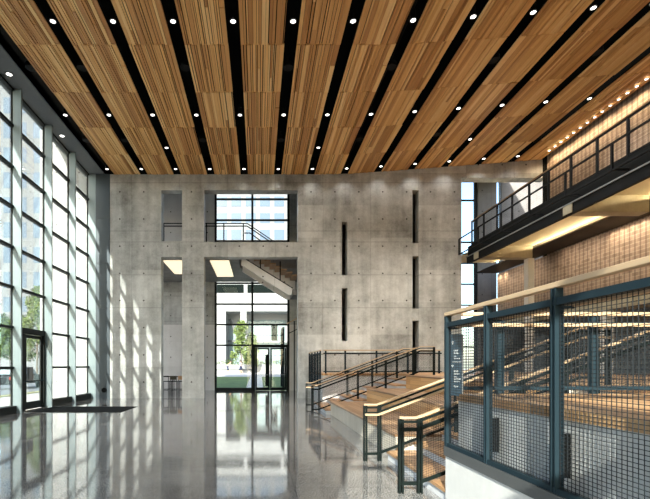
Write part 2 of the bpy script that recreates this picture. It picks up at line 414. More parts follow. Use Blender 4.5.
# right hand rear window with concrete piers
w3 = thing('window_3', 'tall windows between dark piers beyond the balcony', 'window', (0,28.9,0), kind='structure')
MB().box(12.6,12.75,-.05,.15,0,14).box(14.42,14.56,-.05,.15,0,14).build('mullion', M['frame_black'], w3)
for z in (2.9,4.3,5.7,7.1,8.5,9.9,12.7): MB().box(12.75,14.42,0,.1,z-.05,z+.05).build('transom', M['frame_black'], w3)
MB().box(12.75,14.42,.05,.06,0,14).box(15.86,16.16,.05,.06,0,14).build('pane', M['glass'], w3)
struct('wall_piers', MB().box(14.58,15.84,28.8,29.2,0,14).box(16.18,22,28.8,29.2,0,14), M['conc_dk'], 'dark concrete piers beside the right hand rear window', 'wall')

# right side walls
struct('wall_right', MB().prism([(YB,7.2),(21.9,7.2),(21.9,12.45),(YB,12.45)], 'x', 14.6, 14.9), M['grid'], 'timber block wall behind the upper balcony', 'wall')
struct('wall_right_lower', MB().box(14.5, 14.8, YB, 26.3, 4.5, 7.2), M['grid'], 'timber block wall under the balcony', 'wall')
struct('trim_3', MB().box(14.42, 14.8, YB, 26.3, 3.9, 4.5).box(13.8,14.42,YB,26.3,3.9,3.95), M['conc_beam'], 'concrete band below the timber block wall', 'band')
struct('wall_lobby', MB().box(17.0, 17.2, YB, 28.9, 1.3, 8), M['conc_dk'], 'dark inner wall of the lobby under the block wall', 'wall')
for i, (y, z0) in enumerate(((20.9,1.351),(17.2,1.351),(11.0,1.351))):
    xc = 13.03 if i == 0 else 13.85
    struct('column_%d' % (i+1), MB().box(xc, xc+.28, y, y+.35, z0, 6.86 if i == 0 else 3.9), M['conc_hi'], 'pale concrete column under the balcony, %s from the back' % ORD[i], 'column')
struct('trim_4', MB().box(14.5,14.75,21.9,22.1,7.2,12.3), M['black'], 'dark edge post at the end of the upper block wall', 'trim')

# balcony: slab, edge, beams, soffits
struct('balcony_slab', MB().box(10.72, 14.6, YB, 22.0, 7.5, 7.7), M['dark_soffit'], 'balcony floor slab running along the right side', 'balcony')
struct('trim_5', MB().box(10.60, 10.72, YB, 22.05, 6.83, 7.17), M['bal_steel'], 'grey channel fascia along the balcony edge', 'fascia')
struct('trim_6', MB().box(10.56, 10.72, YB, 22.05, 7.17, 7.21), M['plastic'], 'thin pale flange along the balcony fascia', 'fascia')
struct('trim_7', MB().box(10.66, 10.74, YB, 22.05, 7.21, 7.72), M['black'], 'black edge beam of the balcony', 'fascia')
struct('ceiling_soffit', MB().box(10.72, 13.22, YB, 24.3, 7.44, 7.50), M['yellow'], 'cream cove lit soffit under the balcony', 'ceiling')
struct('ceiling_soffit_dark', MB().box(13.20, 14.5, YB, 26.3, 7.27, 7.31).box(13.6,14.5,YB,26.3,7.31,7.5), M['dark_soffit'], 'dark dropped soffit beside the block wall', 'ceiling')
for i, y in enumerate((20.85, 14.62, 8.4)):
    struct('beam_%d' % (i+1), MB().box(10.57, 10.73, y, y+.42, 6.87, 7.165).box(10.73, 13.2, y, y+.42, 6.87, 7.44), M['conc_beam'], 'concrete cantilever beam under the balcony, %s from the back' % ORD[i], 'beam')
for i, (y0, y1) in enumerate(((-3,8.3),(8.95,14.5),(15.2,20.75),(21.4,24.2))):
    o = MB().box(13.46, 13.50, y0, y1, 7.315, 7.372).build('light_strip', M['strip'])
    tag(o, 'warm light strip on the dark soffit, %s cove bay from the back' % ORD[3-i], 'light', 'cove light strips')

# ================================================================== CEILING PANELS
def panel_mesh(seed):
    r = random.Random(seed); m = MB(); x = -.665
    while x < .655:
        gp = r.choice((.008,.012,.02,.032)); wd = r.choice((.05,.065,.08,.09,.11,.13)); x1 = min(x+wd, .665)
        if .665-x1 < .04: x1 = .665
        zb = r.choice((0,0,0,.012,.022)); cut = r.uniform(-.6,.6) if r.random() < .25 else None
        if cut is None: m.box(x, x1-gp, -1.135, 1.135, zb, .06)
        else:
            m.box(x, x1-gp, -1.135, cut, zb, .06); m.box(x, x1-gp, cut+.004, 1.135, r.choice((0,.02)), .06)
        x = x1
    return m.mesh('slats')
pms = [panel_mesh(s) for s in range(5)]
for p in pms: recalc(p); p.materials.append(M['slat'])
back = MB().box(-.66,.66,-1.135,1.135,.06,.11).mesh('backing_board'); recalc(back); back.materials.append(M['void'])
rows = 5
for k in range(-4, 9):
    x = .13 + 1.7*k
    for r in range(rows):
        y = (21.035, 18.86, 16.57, 14.28, 11.99)[r]
        t = thing('ceiling_raft', 'slatted wooden ceiling panel, %s strip from the glass wall, %s row from the concrete wall' % (ORD[k+4], ORD[r]), 'ceiling panel', (x, y, zc(x)), 0, 'slatted wooden ceiling panels')
        t.rotation_euler = (0, -math.atan(slope(x)), 0)
        if r == 0: t.scale = (1, .905, 1)
        o = bpy.data.objects.new('slats', pms[random.randrange(5)]); C.objects.link(o); o.parent = t
        o.rotation_euler = (0,0,0)
        o = bpy.data.objects.new('backing_board', back); C.objects.link(o); o.parent = t

# downlights
dl = {}
dl['housing'] = MB().tube([(0,0,.36),(0,0,.02)], [.085,.085], 20).mesh('housing'); dl['housing'].materials.append(M['void'])
mm = MB()
for k in range(20):
    a0, a1 = k*math.pi/10, (k+1)*math.pi/10
    n = len(mm.v)
    for rr, zz in ((.088,.0),(.115,.0),(.115,.03),(.088,.03)):
        for aa in (a0, a1): mm.v.append((rr*math.cos(aa), rr*math.sin(aa), zz))
    for q in range(4):
        p, p2 = n+2*q, n+2*((q+1) % 4); mm.f.append((p, p+1, p2+1, p2))
dl['trim_ring'] = mm.mesh('trim_ring'); dl['trim_ring'].materials.append(M['plastic'])
dl['lens'] = MB().cyl((0,0), .088, .012, .03, 20).mesh('lens'); dl['lens'].materials.append(M['lens'])
for v in dl.values(): recalc(v)
def downlight(x, y, z, label, power, warm=False, group='ceiling downlights', sc=1.0, parts=True):
    t = thing('downlight', label, 'downlight', (x,y,z), 0, group); t.scale = (sc,)*3
    for nme in (('trim_ring','lens') if parts == 'ring' else ('housing','trim_ring','lens') if parts else ('housing','lens')):
        o = bpy.data.objects.new(nme, dl[nme]); C.objects.link(o); o.parent = t
    if power:
        L = bpy.data.lights.new('downlight_beam', 'SPOT'); L.energy = power; L.spot_size = math.radians(125); L.spot_blend = .8
        L.color = (1,.80,.56) if warm else (1,.97,.93); L.shadow_soft_size = .09
        lo = bpy.data.objects.new('downlight_beam', L); C.objects.link(lo); lo.parent = t; lo.location = (0,0,-.03)
for r, y in enumerate((21.5, 16.85, 12.26)):
    for k in range(-4, 9):
        x = -.72 + 1.7*k
        downlight(x, y, zc(x)+.02, 'round downlight in the %s dark gap from the glass wall, %s' % (ORD[k+4], ('row beside the concrete wall','middle row','row nearest the viewer')[r]), (40,430,520)[r]*(.22,.22,.25,.35,.55,.8,1,1,1,1,1,1,1)[k+4], sc=.8)
for k in (-2, 2, 6):
    x = -.72 + 1.7*k
    downlight(x, 19.4, zc(x)+.02, 'single round downlight between rows in the %s dark gap' % ORD[k+4], 130, sc=.8)
for i, y in enumerate((18.4, 14.5)):
    downlight(-8.35, y, 11.425, 'small downlight set in the grey soffit, %s' % ('farther one','nearer one')[i], 0, group='soffit downlights')
# black round speakers up in the gaps
sp = MB().cyl((0,0), .17, 0, .14, 22).tube([(0,0,.14),(0,0,.4)], .02, 8).mesh('black_speaker'); recalc(sp); sp.materials.append(M['plastic'] if 0 else M['bal_steel'])
for r, y in enumerate((18.9, 14.3)):
    for k in (-4,-3,-1,1,3,5,7):
        x = -.72 + 1.7*k
        o = bpy.data.objects.new('ceiling_speaker', sp); C.objects.link(o); o.location = (x, y, zc(x)+.10)
        tag(o, 'black round ceiling speaker in the %s dark gap from the glass, %s row' % (ORD[k+4], ('far','near')[r]), 'speaker', 'ceiling speakers')
for k in (-2, 3, 6):
    x = -.72 + 1.7*k
    m = MB()
    for y in (12,15,18,21): m.tube([(x+.05,y,zc(x)+.6),(x+.05,y,zc(x)+.87)], .012, 6)
    tag(m.tube([(x+.05,10.5,zc(x)+.6),(x+.05,22.0,zc(x)+.6)], .08, 10).build('ceiling_pipe', M['bal_steel']), 'black pipe running along the %s dark gap of the ceiling' % ORD[k+4], 'pipe', 'pipes above the ceiling')

# wall washer lamps at the top of the upper block wall
for i in range(14):
    y = 20.99 - .404*i
    downlight(14.1, y, zc(14.1)-.045, 'small lamp in the row above the upper block wall, %s from the far end' % ORD[i], 0, True, 'lamps along the upper block wall', .6, 'ring')
def area(name, loc, rot, sx, sy, e, col):
    L = bpy.data.lights.new(name, 'AREA'); L.shape = 'RECTANGLE'; L.size = sx; L.size_y = sy; L.energy = e; L.color = col
    o = bpy.data.objects.new(name, L); C.objects.link(o); o.location = loc; o.rotation_euler = rot
    return o
for y in (21.3, 20.5, 19.7, 18.9, 18.1, 17.3, 16.5, 15.7, 14.9, 14.1):
    L = bpy.data.lights.new('bare_wall_spot', 'SPOT'); L.energy = 62; L.spot_size = math.radians(160); L.spot_blend = .5; L.color = (1,.74,.46); L.shadow_soft_size = .15
    o = bpy.data.objects.new('bare_wall_spot', L); C.objects.link(o); o.location = (14.2, y, 12.1); o.rotation_euler = (0, math.radians(-12), 0)
for y in (25.6, 24.2, 22.8, 20.0, 18.6, 17.2, 16.0, 13.6, 12.2, 10.8):  # added spots without fixtures, brighten the block wall under the balcony
    L = bpy.data.lights.new('bare_wall_spot', 'SPOT'); L.energy = 85; L.spot_size = math.radians(120); L.spot_blend = 1; L.color = (1,.83,.64); L.shadow_soft_size = .15
    o = bpy.data.objects.new('bare_wall_spot', L); C.objects.link(o); o.location = (13.3, y, 7.22); o.rotation_euler = (0, math.radians(-48), 0)
for i, y in enumerate((26.0, 25.4, 17.7, 17.23, 16.76, 16.3, 15.83, 15.36, 14.9, 14.43)):
    downlight(14.33, y, 7.262, 'small warm downlight in the dark soffit, %s from the back' % ORD[i], 40, True, 'downlights in the dark soffit', .8, False)

# ================================================================== PLATFORMS, TIERS, STAIRS
DZ = 1.35
def platform(label, x0, x1, y0, y1, facex, sidey=None, base_top=.60):
    t = thing('raised_platform', label, 'platform', (0,0,0))
    MB().box(facex, x1, y0, y1, 0, DZ-.08).build('concrete_base', M['conc_near'], t)
    MB().box(facex-.03, x1, y0-(.03 if sidey == 'low' else 0), y1, DZ-.08, DZ).build('wood_deck', M['deck'], t)
    return t
near = platform('raised wooden platform behind the large mesh guard', 2.44, 17, YB+.02, 5.28, 2.44)
MB().box(2.28, 2.44, YB+.02, 5.28, 0, .60).build('plinth', M['conc_near'], near)
MB().box(2.262, 2.44, YB+.02, 5.29, .60, .71).build('steel_ledge', M['fascia'], near)
far = platform('raised wooden platform beside the concrete wall, behind the far stair', 2.66, 10.3, 17.95, YW-.01, 2.66, 'low')
land = thing('upper_landing', 'wooden landing at the top of the seating tiers', 'platform')
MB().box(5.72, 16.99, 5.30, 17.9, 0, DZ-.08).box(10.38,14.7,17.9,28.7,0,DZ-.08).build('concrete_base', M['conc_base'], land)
MB().box(5.70, 16.99, 5.30, 17.9, DZ-.08, DZ).box(10.38,14.7,17.9,28.7,DZ-.08,DZ).build('wood_deck', M['deck'], land)
T0, T1 = 7.82, 14.88
t = thing('seating_tier', 'lowest seating tier with concrete front and wooden top', 'seating', group='stepped seating tiers')
MB().box(2.48, 3.70, T0, T1, 0, .40).build('concrete_base', M['conc_base'], t)
MB().box(2.46, 3.70, T0, T1, .40, .45).build('wood_top', M['deck_shaded'], t, bevel=.004)
for i, (x0, x1, lab) in enumerate(((3.72, 5.05, 'middle seating tier with wooden front'), (5.07, 5.68, 'top seating tier meeting the landing'))):
    z0 = .45*(i+1); z1 = z0+.45
    t = thing('seating_tier', lab, 'seating', group='stepped seating tiers')
    MB().box(x0+.03, x1, T0+.01, T1-.01, 0, z1-.05).build('concrete_base', M['conc_base'], t)
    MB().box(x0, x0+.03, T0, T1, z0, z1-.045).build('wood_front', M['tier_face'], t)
    MB().box(x0-.02, x1, T0, T1, z1-.045, z1).build('wood_top', M['deck_shaded'], t, bevel=.004)
def stairs(label, y0, y1):
    t = thing('staircase', label, 'stairs', (0,0,0), 0, 'stairs through the seating')
    n = 8; rise = DZ/n; run = (5.70-2.30)/(n-1)
    for i in range(n-1):
        x = 2.30+run*i; z = rise*(i+1)
        MB().box(x+.03, min(x+run+.03,5.715), y0, y1, max(0,z-.5), z-.045).build('riser', M['riser'], t)
        MB().box(x, min(x+run+.028,5.695), y0, y1, z-.045, z).build('tread', M['tread'], t)
    return t
stairs('near stair of wooden treads between the mesh guard and seating', 5.32, 7.79)
stairs('far stair of wooden treads between seating and far platform', 14.91, 17.9)

# ================================================================== RAILINGS
SL = .375
def rz_(x):                                   # top of the stair rails
    return 1.0 + SL*(min(max(x,2.1),5.7)-2.1)
def stair_rail(label, y, inner, steel='green_steel'):
    t = thing('stair_railing', label, 'railing', (0,0,0), 0, 'stair railings')
    S = M[steel]
    pts = [(1.87,y,1.0),(2.1,y,1.0),(5.7,y,rz_(5.7)),(6.2,y,rz_(6.2))]
    m = MB()
    for a, b in zip(pts[:-1], pts[1:]): m.bar(a, b, .042, .03)
    m.build('top_rail', M['rail_wood_x'], t)
    m = MB()
    q = [(p[0]+ (.0 if i else .0), y+inner*.085, p[2]-.17) for i, p in enumerate(pts)]
    for a, b in zip(q[:-1], q[1:]): m.bar(a, b, .036, .034)
    m.build('handrail', M['rail_wood_x'], t)
    for off, hh, nm in ((-.055,.03,'sub_rail'), (-.155,.05,'mid_rail'), (-.87,.045,'bottom_rail')):
        m = MB()
        for a, b in zip(pts[:-1], pts[1:]): m.bar((a[0],a[1],a[2]+off), (b[0],b[1],b[2]+off), .03, hh)
        m.build(nm, S, t)
    for x in (1.89, 2.14, 3.50, 4.48, 5.45, 6.18):
        z = rz_(x); foot = 0 if x < 2.3 else DZ+.001 if x > 5.7 else DZ/8*(math.floor((x-2.3)/(3.4/7))+1)+.001
        MB().box(x-.033, x-.009, y-.03, y+.03, foot, z-.02).box(x+.009, x+.033, y-.03, y+.03, foot, z-.02).build('post', S, t)
    m = MB(); s_ = .032
    x = 1.94
    while x < 6.16:
        m.wire((x,y,rz_(x)-.86), (x,y,rz_(x)-.18), .0022); x += s_
    o = -.86 + s_
    while o < -.18:
        for a, b in zip(pts[:-1], pts[1:]): m.wire((a[0],y+.004,a[2]+o), (b[0],y+.004,b[2]+o), .0022)
        o += s_
    m.build('mesh_infill', M['wire'], t)
    return t
stair_rail('green steel stair railing nearest the viewer, two short posts at its foot', 5.75, 1)
stair_rail('green steel stair railing on the seating side of the near stair', 7.67, -1)
stair_rail('stair railing on the seating side of the far stair', 15.25, 1)
stair_rail('farthest stair railing, beside the far platform', 17.05, -1)

def guard(name, label, axis, c, a, b, posts, ztop=2.336, zbot=.715, side=1, step=.03, post_w=.065, hand=True, steel='rail_steel', stepz=None, post_bot=None, group=None, wire_r=.0030):
    """mesh guard in the plane axis=c running from a to b along the other horizontal axis"""
    t = thing(name, label, 'railing', (0,0,0), 0, group); S = M[steel]
    P = (lambda s, z, o=0: (c+o, s, z)) if axis == 'x' else (lambda s, z, o=0: (s, c+o, z))
    W = M['rail_wood'] if axis == 'x' else M['rail_wood_x']
    MB().bar(P(a,ztop-.022), P(b,ztop-.022), .07, .044).build('top_rail', W, t, bevel=.006)
    MB().bar(P(a,ztop-.15), P(b,ztop-.15), .05, .055).build('mid_rail', S, t)
    MB().bar(P(a,zbot+.02), P(b,zbot+.02), .05, .045).build('bottom_rail', S, t)
    if hand: MB().bar(P(a+.05,ztop-.165,side*.13), P(b,ztop-.165,side*.13), .042, .042).build('handrail', M['rail_wood'] if axis == 'x' else M['rail_wood_x'], t, bevel=.008)
    for s in posts:
        m = MB(); pb = zbot if post_bot is None else post_bot
        h = post_w/2
        if axis == 'x':
            m.box(c-h, c+h, s-.028, s-.012, pb, ztop-.045).box(c-h, c+h, s+.012, s+.028, pb, ztop-.045).box(c-.012, c+.012, s-.012, s+.012, pb, ztop-.044)
        else:
            m.box(s-h, s-h+.018, c-.03, c+.03, pb, ztop-.045).box(s+h-.018, s+h, c-.03, c+.03, pb, ztop-.045).box(s-h+.018, s+h-.018, c-.012, c+.012, pb, ztop-.044)
        po = m.build('post', S, t)
        if hand: MB().bar(P(s,ztop-.19), P(s,ztop-.19,side*.13), .02, .02).build('handrail_bracket', S, po)
    m = MB(); s = a+step/2
    while s < b:
        m.wire(P(s,zbot+.03), P(s,ztop-.16), wire_r); s += step
    stepz = stepz or step; z = zbot+.04+stepz/2
    while z < ztop-.17:
        m.wire(P(a,z,.004), P(b,z,.004), wire_r); z += stepz
    m.build('mesh_infill', M['wire'], t)
    return t
g = guard('mesh_guard', 'large blue steel mesh guard with pale wooden top rail, nearest the viewer', 'x', 2.30, .6, 5.29, (5.28-.02, 4.34, 3.34, 2.34, 1.34), side=1, step=.04, stepz=.03, wire_r=.0032)
for y in (4.34, 3.34, 2.34, 1.34): MB().box(2.335, 2.43, y+.03, y+.075, .82, 1.16).build('fixing_plate', M['black'], g)
guard('mesh_guard', 'mesh guard crossing the near platform with two pale wooden rails', 'y', 5.24, 2.46, 13.2, (2.92, 4.05, 6.2, 8.2, 10.2, 12.2), zbot=1.40, side=-1, step=.035, post_w=.08, post_bot=1.351)
guard('mesh_guard', 'mesh guard along the front of the far platform', 'y', 17.98, 2.70, 7.6, (2.79, 3.6, 4.9, 6.2, 7.5), zbot=1.40, side=1, step=.045, post_bot=1.351)
guard('mesh_guard', 'mesh guard of tall posts running from far stair to the concrete wall', 'x', 2.58, 18.05, 22.0, (18.1, 18.95, 19.8, 20.9, 21.95), zbot=.80, side=1, step=.045)

# balcony guards
t = thing('balcony_railing', 'charcoal railing with thin top rail along the upper balcony', 'railing')
S = M['bal_steel']; X = 10.82
MB().bar((X,YB,8.99), (X,22.0,8.99), .06, .04).build('top_rail', wood('brown rail', [(.2,(.16,.09,.04)),(.8,(.28,.17,.08))], 'y', 3.0, 'x', .4, 0), t)
MB().bar((X,YB,8.93), (X,22.0,8.93), .03, .05).bar((X,YB,7.84),(X,22.0,7.84),.03,.05).build('steel_rail', S, t)
y = 21.95; yy = []
while y > 6: yy.append(y); y -= 1.16
for y in yy: MB().box(X-.03, X+.03, y-.035, y+.035, 7.3, 8.95).build('post', S, t)
for y0, y1 in zip(yy[1:], yy[:-1]):
    m = MB(); s = y0+.08
    while s < y1-.05: m.wire((X,s,7.86),(X,s,8.9),.002); s += .09
    z = 7.93
    while z < 8.9: m.wire((X,y0+.035,z),(X,y1-.035,z),.002); z += .09
    m.build('mesh_infill', M['bal_steel'], t)
t = thing('outrigger_frame', 'lower black pipe frame bracketed off the balcony edge', 'frame')
X2 = 10.18
MB().bar((X2,YB,8.08),(X2,22.0,8.08),.05,.05).build('upper_pipe', S, t)
MB().bar((X2,YB,7.31),(X2,22.0,7.31),.05,.05).build('lower_pipe', S, t)
y = 21.97
k = 0
while y > 6:
    MB().box(X2-.03, X2+.03, y-.03, y+.03, 7.29, 8.06).build('post', S, t)
    MB().bar((X2,y,7.33),(10.7,y,7.33),.04,.05).build('bracket', S, t)
    y -= (1.9 if k else 1.9); k += 1

# guards in the two upper openings
def inner_guard(label, x0, x1, posts, y=22.85, slope_to=None):
    t = thing('opening_railing', label, 'railing', (0,0,0), 0, 'railings in the upper openings')
    m = MB().bar((x0,y,9.17),(x1,y,9.17),.05,.04).bar((x0,y,9.03),(x1,y,9.03),.04,.05)
    if slope_to: m.bar((x1,y,9.17),slope_to,.05,.04).bar((x1,y,9.03),(slope_to[0],y,slope_to[2]-.14),.04,.05)
    m.build('top_rail', M['black'], t)
    MB().bar((x0,y,8.16),(x1+(3.0 if slope_to else 0),y,8.16),.04,.05).build('bottom_rail', M['black'], t)
    for x in posts: MB().box(x-.03,x+.03,y-.03,y+.03,7.9,9.15).build('post', M['black'], t)
    return t
inner_guard('black railing across the small upper opening', -5.2, -3.7, (-5.0,-3.98))
o = inner_guard('black stair railing across the large upper opening, sloping down at right', -2.95, -.6, (-2.75,-1.83,-.8), slope_to=(.9,22.85,8.16))
MB().bar((-.75,22.8,8.65),(-.45,22.8,8.65),.04,.05).bar((-.45,22.8,8.65),(.25,22.8,8.14),.04,.05).build('handrail', M['black'], o)

# stair in the recess
t = thing('recess_stair', 'concrete stair flight descending behind the large lower opening', 'stairs')
sl = (5.72-7.36)/(1.75+.88)
poly = [(-.88,7.40),(1.80,5.74),(1.75,5.42),(1.55,5.42),(-.92,7.0)]
MB().prism(poly,'y',22.9,23.02).build('stringer', M['conc_hi'], t); MB().prism(poly,'y',24.5,24.62).build('stringer', M['conc_hi'], t)
n = 9
pan = []
for i in range(n):
    x = -.55+.29*i; z = 7.75-.155*i
    MB().box(x,x+.32,23.03,24.38,z-.05,z).build('tread', M['tread'], t)
    pan += [(x,z-.051),(x+.29,z-.051)]
MB().prism(pan + [(2.06,5.75),(1.80,5.75),(-.55,7.2)], 'y', 24.39, 24.49).build('side_panel', M['conc_hi'], t)
MB().bar((-.88,22.96,7.43),(1.82,22.96,5.77),.04,.05).build('edge_rail', M['black'], t)
for x, z in ((.1,6.84),(1.15,6.19)): MB().box(x-.03,x+.03,22.93,22.99,z,z+1.0).build('post', M['black'], t)
MB().box(1.80,2.74,22.9,24.62,5.42,5.70).build('landing', M['conc_dk'], t)
MB().box(2.3,2.7,24.3,24.6,0,5.42).build('support_post', M['conc_dk'], t)
t = thing('lower_stair_railing', 'short black railing with pale handrail behind the right jamb', 'railing')
MB().bar((1.55,23.6,3.95),(2.7,23.6,4.55),.05,.05).build('handrail', M['rail_wood_x'], t)
MB().bar((1.6,23.6,3.4),(2.7,23.6,3.95),.04,.04).build('lower_rail', M['black'], t)
for x in (1.95, 2.45): MB().box(x-.03,x+.03,23.57,23.63,0,4.1+(x-1.95)*.52).build('post', M['black'], t)
for x0, x1, y1, lab in ((-2.57,-1.55,27.0,'glowing ceiling panel behind the large lower opening'), (-5.06,-4.0,26.2,'glowing ceiling panel behind the narrow lower opening')):
    t = thing('ceiling_light', lab, 'ceiling light', (0,0,0), 0, 'glowing panels in the recess')
    MB().box(x0, x1, 22.9, y1, 7.205, 7.238).build('diffuser', M['lightpanel'], t)
    MB().box(x0-.04,x0,22.9,y1,7.19,7.239).box(x1,x1+.04,22.9,y1,7.19,7.239).build('frame', M['plastic'], t)

# ================================================================== SMALL THINGS
t = thing('wayfinding_sign', 'dark blue sign panel with white lettering on the mesh guard corner post', 'sign', (2.308,5.2,1.33))
MB().box(0,.135,0,.02,0,.74).build('panel', M['sign'], t)
MB().box(.135,.147,-.002,.024,0,.74).build('edge_strip', M['plastic'], t)
def lettering(rows):
    m = MB(); r = random.Random(3)
    for z, h, x0, n, cw in rows:
        for i in range(n):
            x = x0 + i*cw; hh = h*r.choice((1,1,.8)); a = cw*.78
            k = r.randrange(4)
            m.box(x, x+a*.3, -.003, .001, z, z+hh)
            if k in (0,2): m.box(x+a*.3, x+a, -.003, .001, z+hh*.75, z+hh)
            if k in (0,1): m.box(x+a*.3, x+a, -.003, .001, z, z+hh*.25)
            if k in (2,3): m.box(x+a*.7, x+a, -.003, .001, z, z+hh)
            if k == 3: m.box(x+a*.3, x+a*.7, -.003, .001, z+hh*.4, z+hh*.62)
    return m
def arrow(m, x, z, s):
    m.box(x-s*.12, x+s*.12, -.003, .001, z-s*.6, z+s*.6)
    m.bar((x-s*.5,-.001,z+s*.1),(x,-.001,z+s*.62),.004,s*.24,(0,0,1)).bar((x+s*.5,-.001,z+s*.1),(x,-.001,z+s*.62),.004,s*.24,(0,0,1))
    return m
lm = lettering([(.535,.020,.036,4,.0135),(.503,.020,.036,5,.0135),(.470,.013,.036,3,.0105),(.442,.013,.036,7,.0105),
                (.285,.020,.036,4,.0135),(.255,.020,.036,5,.0135),(.222,.013,.036,4,.0105),(.195,.013,.036,8,.0105),(.165,.013,.036,7,.0105),(.105,.020,.036,4,.0135)])
lm.box(.02,.125,-.003,.001,.405,.409)
lm.build('lettering', M['white'], t)
am = MB(); arrow(am, .022, .635, .03); arrow(am, .022, .355, .03); am.build('arrow', M['white'], t)
tag(MB().tube([(-7.86,YW-.10,.42),(-7.86,YW-.021,.42)], .125, 22).build('wall_fitting', M['void']), 'small round black fitting low on the slate panel by the glass', 'wall fitting')  # purpose unknown, modelled as a plain black disc
t = thing('entrance_mat', 'long black floor mat inside the glass door', 'floor mat', (0,0,0))
m = MB()
for i in range(19): m.box(-8.3, -4.95, 15.45+.115*i, 15.54+.115*i, .001, .014)
m.build('matting', M['mat_dark'], t)
MB().box(-8.34,-4.91,15.40,15.44,.001,.012).box(-8.34,-4.91,17.64,17.68,.001,.012).build('frame', M['fascia'], t)

# high table and stools in the recess
t = thing('bar_table', 'high black framed table in the narrow lower opening', 'table', (-4.95,25.6,0))
MB().box(-.95,.95,-.3,.3,.99,1.04).build('table_top', M['table_top'], t)
for sx in (-.9,-.1,.9):
    for sy in (-.26,.26): MB().box(sx-.022,sx+.022,sy-.022,sy+.022,0,.99).build('leg', M['black'], t)
MB().box(-.9,.9,-.275,-.245,.28,.31).build('foot_rail', M['black'], t)
def stool(x, y, label, seatmat):
    t = thing('bar_stool', label, 'stool', (x,y,0), 0, 'bar stools')
    MB().box(-.19,.19,-.19,.19,.74,.78).build('seat', M['black'], t)
    for sx in (-1,1):
        for sy in (-1,1): MB().box(sx*.17-.014,sx*.17+.014,sy*.17-.014,sy*.17+.014,0,.74 if sy > 0 else 1.06).build('leg', M['black'], t)
    MB().box(-.19,.19,-.185,-.155,.86 if seatmat else 1.03,1.08).build('backrest', M[seatmat] if seatmat else M['black'], t)
    MB().box(-.17,.17,-.18,-.16,.25,.27).build('foot_rail', M['black'], t); MB().box(-.17,.17,.16,.18,.25,.27).build('foot_rail', M['black'], t)
stool(-5.32, 24.9, 'open backed black bar stool before the high table', None)
stool(-4.86, 24.9, 'bar stool with dark olive back before the high table', 'table_top')
stool(-4.40, 24.9, 'bar stool with light wood back beside the concrete column', 'seat_wood')

# ================================================================== OUTSIDE
struct('ground', MB().box(-140, 90, 29.6, 190, -.5, -.12).box(-140, -9.0, -40, 29.6, -.5, -.12), M['pave'], 'pale ground around the building', 'ground')
struct('sidewalk', MB().box(-13.6, -8.8, -30, 140, -.12, -.02), M['pave'], 'pale concrete sidewalk outside the glass', 'sidewalk')
tag(MB().box(-14.3, -13.6, -30, 62, -.12, .02).build('grass_verge', M['dry']), 'dry grass verge along the street', 'grass', kind='stuff')
struct('street', MB().box(-30, -14.3, -30, 140, -.12, -.08), M['asphalt'], 'grey asphalt street outside', 'street')
tag(MB().prism([(30.4,-.1),(47,-.1),(47,.42),(30.4,.0)], 'x', -7, 8).build('lawn', M['lawn']), 'green lawn outside the rear glass doors', 'lawn', kind='stuff')
struct('path', MB().prism([(47.05,-.1),(62,-.1),(62,.62),(47.05,.44)], 'x', -12, 14).prism([(30.4,-.1),(47,-.1),(47,.43),(30.4,.01)], 'x', -.9, .35), M['pave'], 'pale paved plaza beyond the lawn', 'path')
tag(MB().box(-11, 12, 62.1, 62.6, .0, 1.75).build('planter_wall', M['bldg']), 'low white planter wall at the end of the plaza', 'planter wall')
def leaves(rng, blobs, n, size):
    m = MB()
    for _ in range(n):
        (bx,by,bz,br,bh) = rng.choice(blobs)
        d = Vector((rng.gauss(0,1),rng.gauss(0,1),rng.gauss(0,1))).normalized()*(rng.random()**.4)
        p = Vector((bx+d.x*br, by+d.y*br, bz+d.z*bh))
        u = Vector((rng.gauss(0,1),rng.gauss(0,1),rng.gauss(0,1))).normalized(); v = u.orthogonal().normalized()
        s = size*rng.uniform(.6,1.3); k = len(m.v)
        m.v += [tuple(p-u*s), tuple(p-v*s*.45), tuple(p+u*s), tuple(p+v*s*.45)]; m.f.append((k,k+1,k+2,k+3))
    return m
def tree(x, y, h, spread, label, mat, seed, n=1500, size=.22, trunk=.25, group='street trees outside'):
    r = random.Random(seed); t = thing('tree', label, 'tree', (x,y,-.1), 0, group)
    m = MB().tube([(0,0,0),(.05,0,h*.3),(0,.05,h*.6),(.02,0,h*.92)], [trunk*.6,trunk*.45,trunk*.25,.03], 8)
    blobs = []
    for i in range(12):
        a = i*2.4+r.random(); zz = h*(.30+.055*i); rad = spread*(1-.055*i)*.62
        e = (math.cos(a)*rad, math.sin(a)*rad, zz+.25*spread)
        m.tube([(0,0,zz*.85),e], [trunk*.2,.02], 5); blobs.append((e[0],e[1],e[2],spread*.42,h*.10))
    blobs.append((0,0,h*.93,spread*.3,h*.1))
    m.build('trunk', M['bark'], t)
    leaves(r, blobs, n, size).build('crown', M[mat], t)
    return t
tree(-26.6, 52, 11.0, 2.2, 'pale green slender tree across the street, seen through the glass door bay', 'leaf_pale', 1, 2600, .2)
tree(-31.5, 56, 7.6, 3.0, 'bushy dark green tree across the street, behind the parked car', 'leaf', 2, 2600)
tree(-36.5, 60, 8.4, 3.2, 'dark green tree across the street, at the edge of the glass wall', 'leaf', 3, 2400)
tree(-31.0, 70, 8.0, 3.4, 'dark tree standing behind the slender pale tree', 'leaf', 4, 2400)
tree(-2.35, 58.0, 7.6, 1.5, 'light green young tree on the plaza beyond the rear doors', 'leaf_pale', 5, 2200, .16, .18, 'trees on the plaza')
tree(-.9, 60.5, 6.2, 1.2, 'smaller young tree on the plaza beside a white column', 'leaf_pale', 6, 1500, .15, .15, 'trees on the plaza')
r = random.Random(11)
hb = [(-8+.45*i, 63.45, 1.1, .5, 1.55) for i in range(40)]
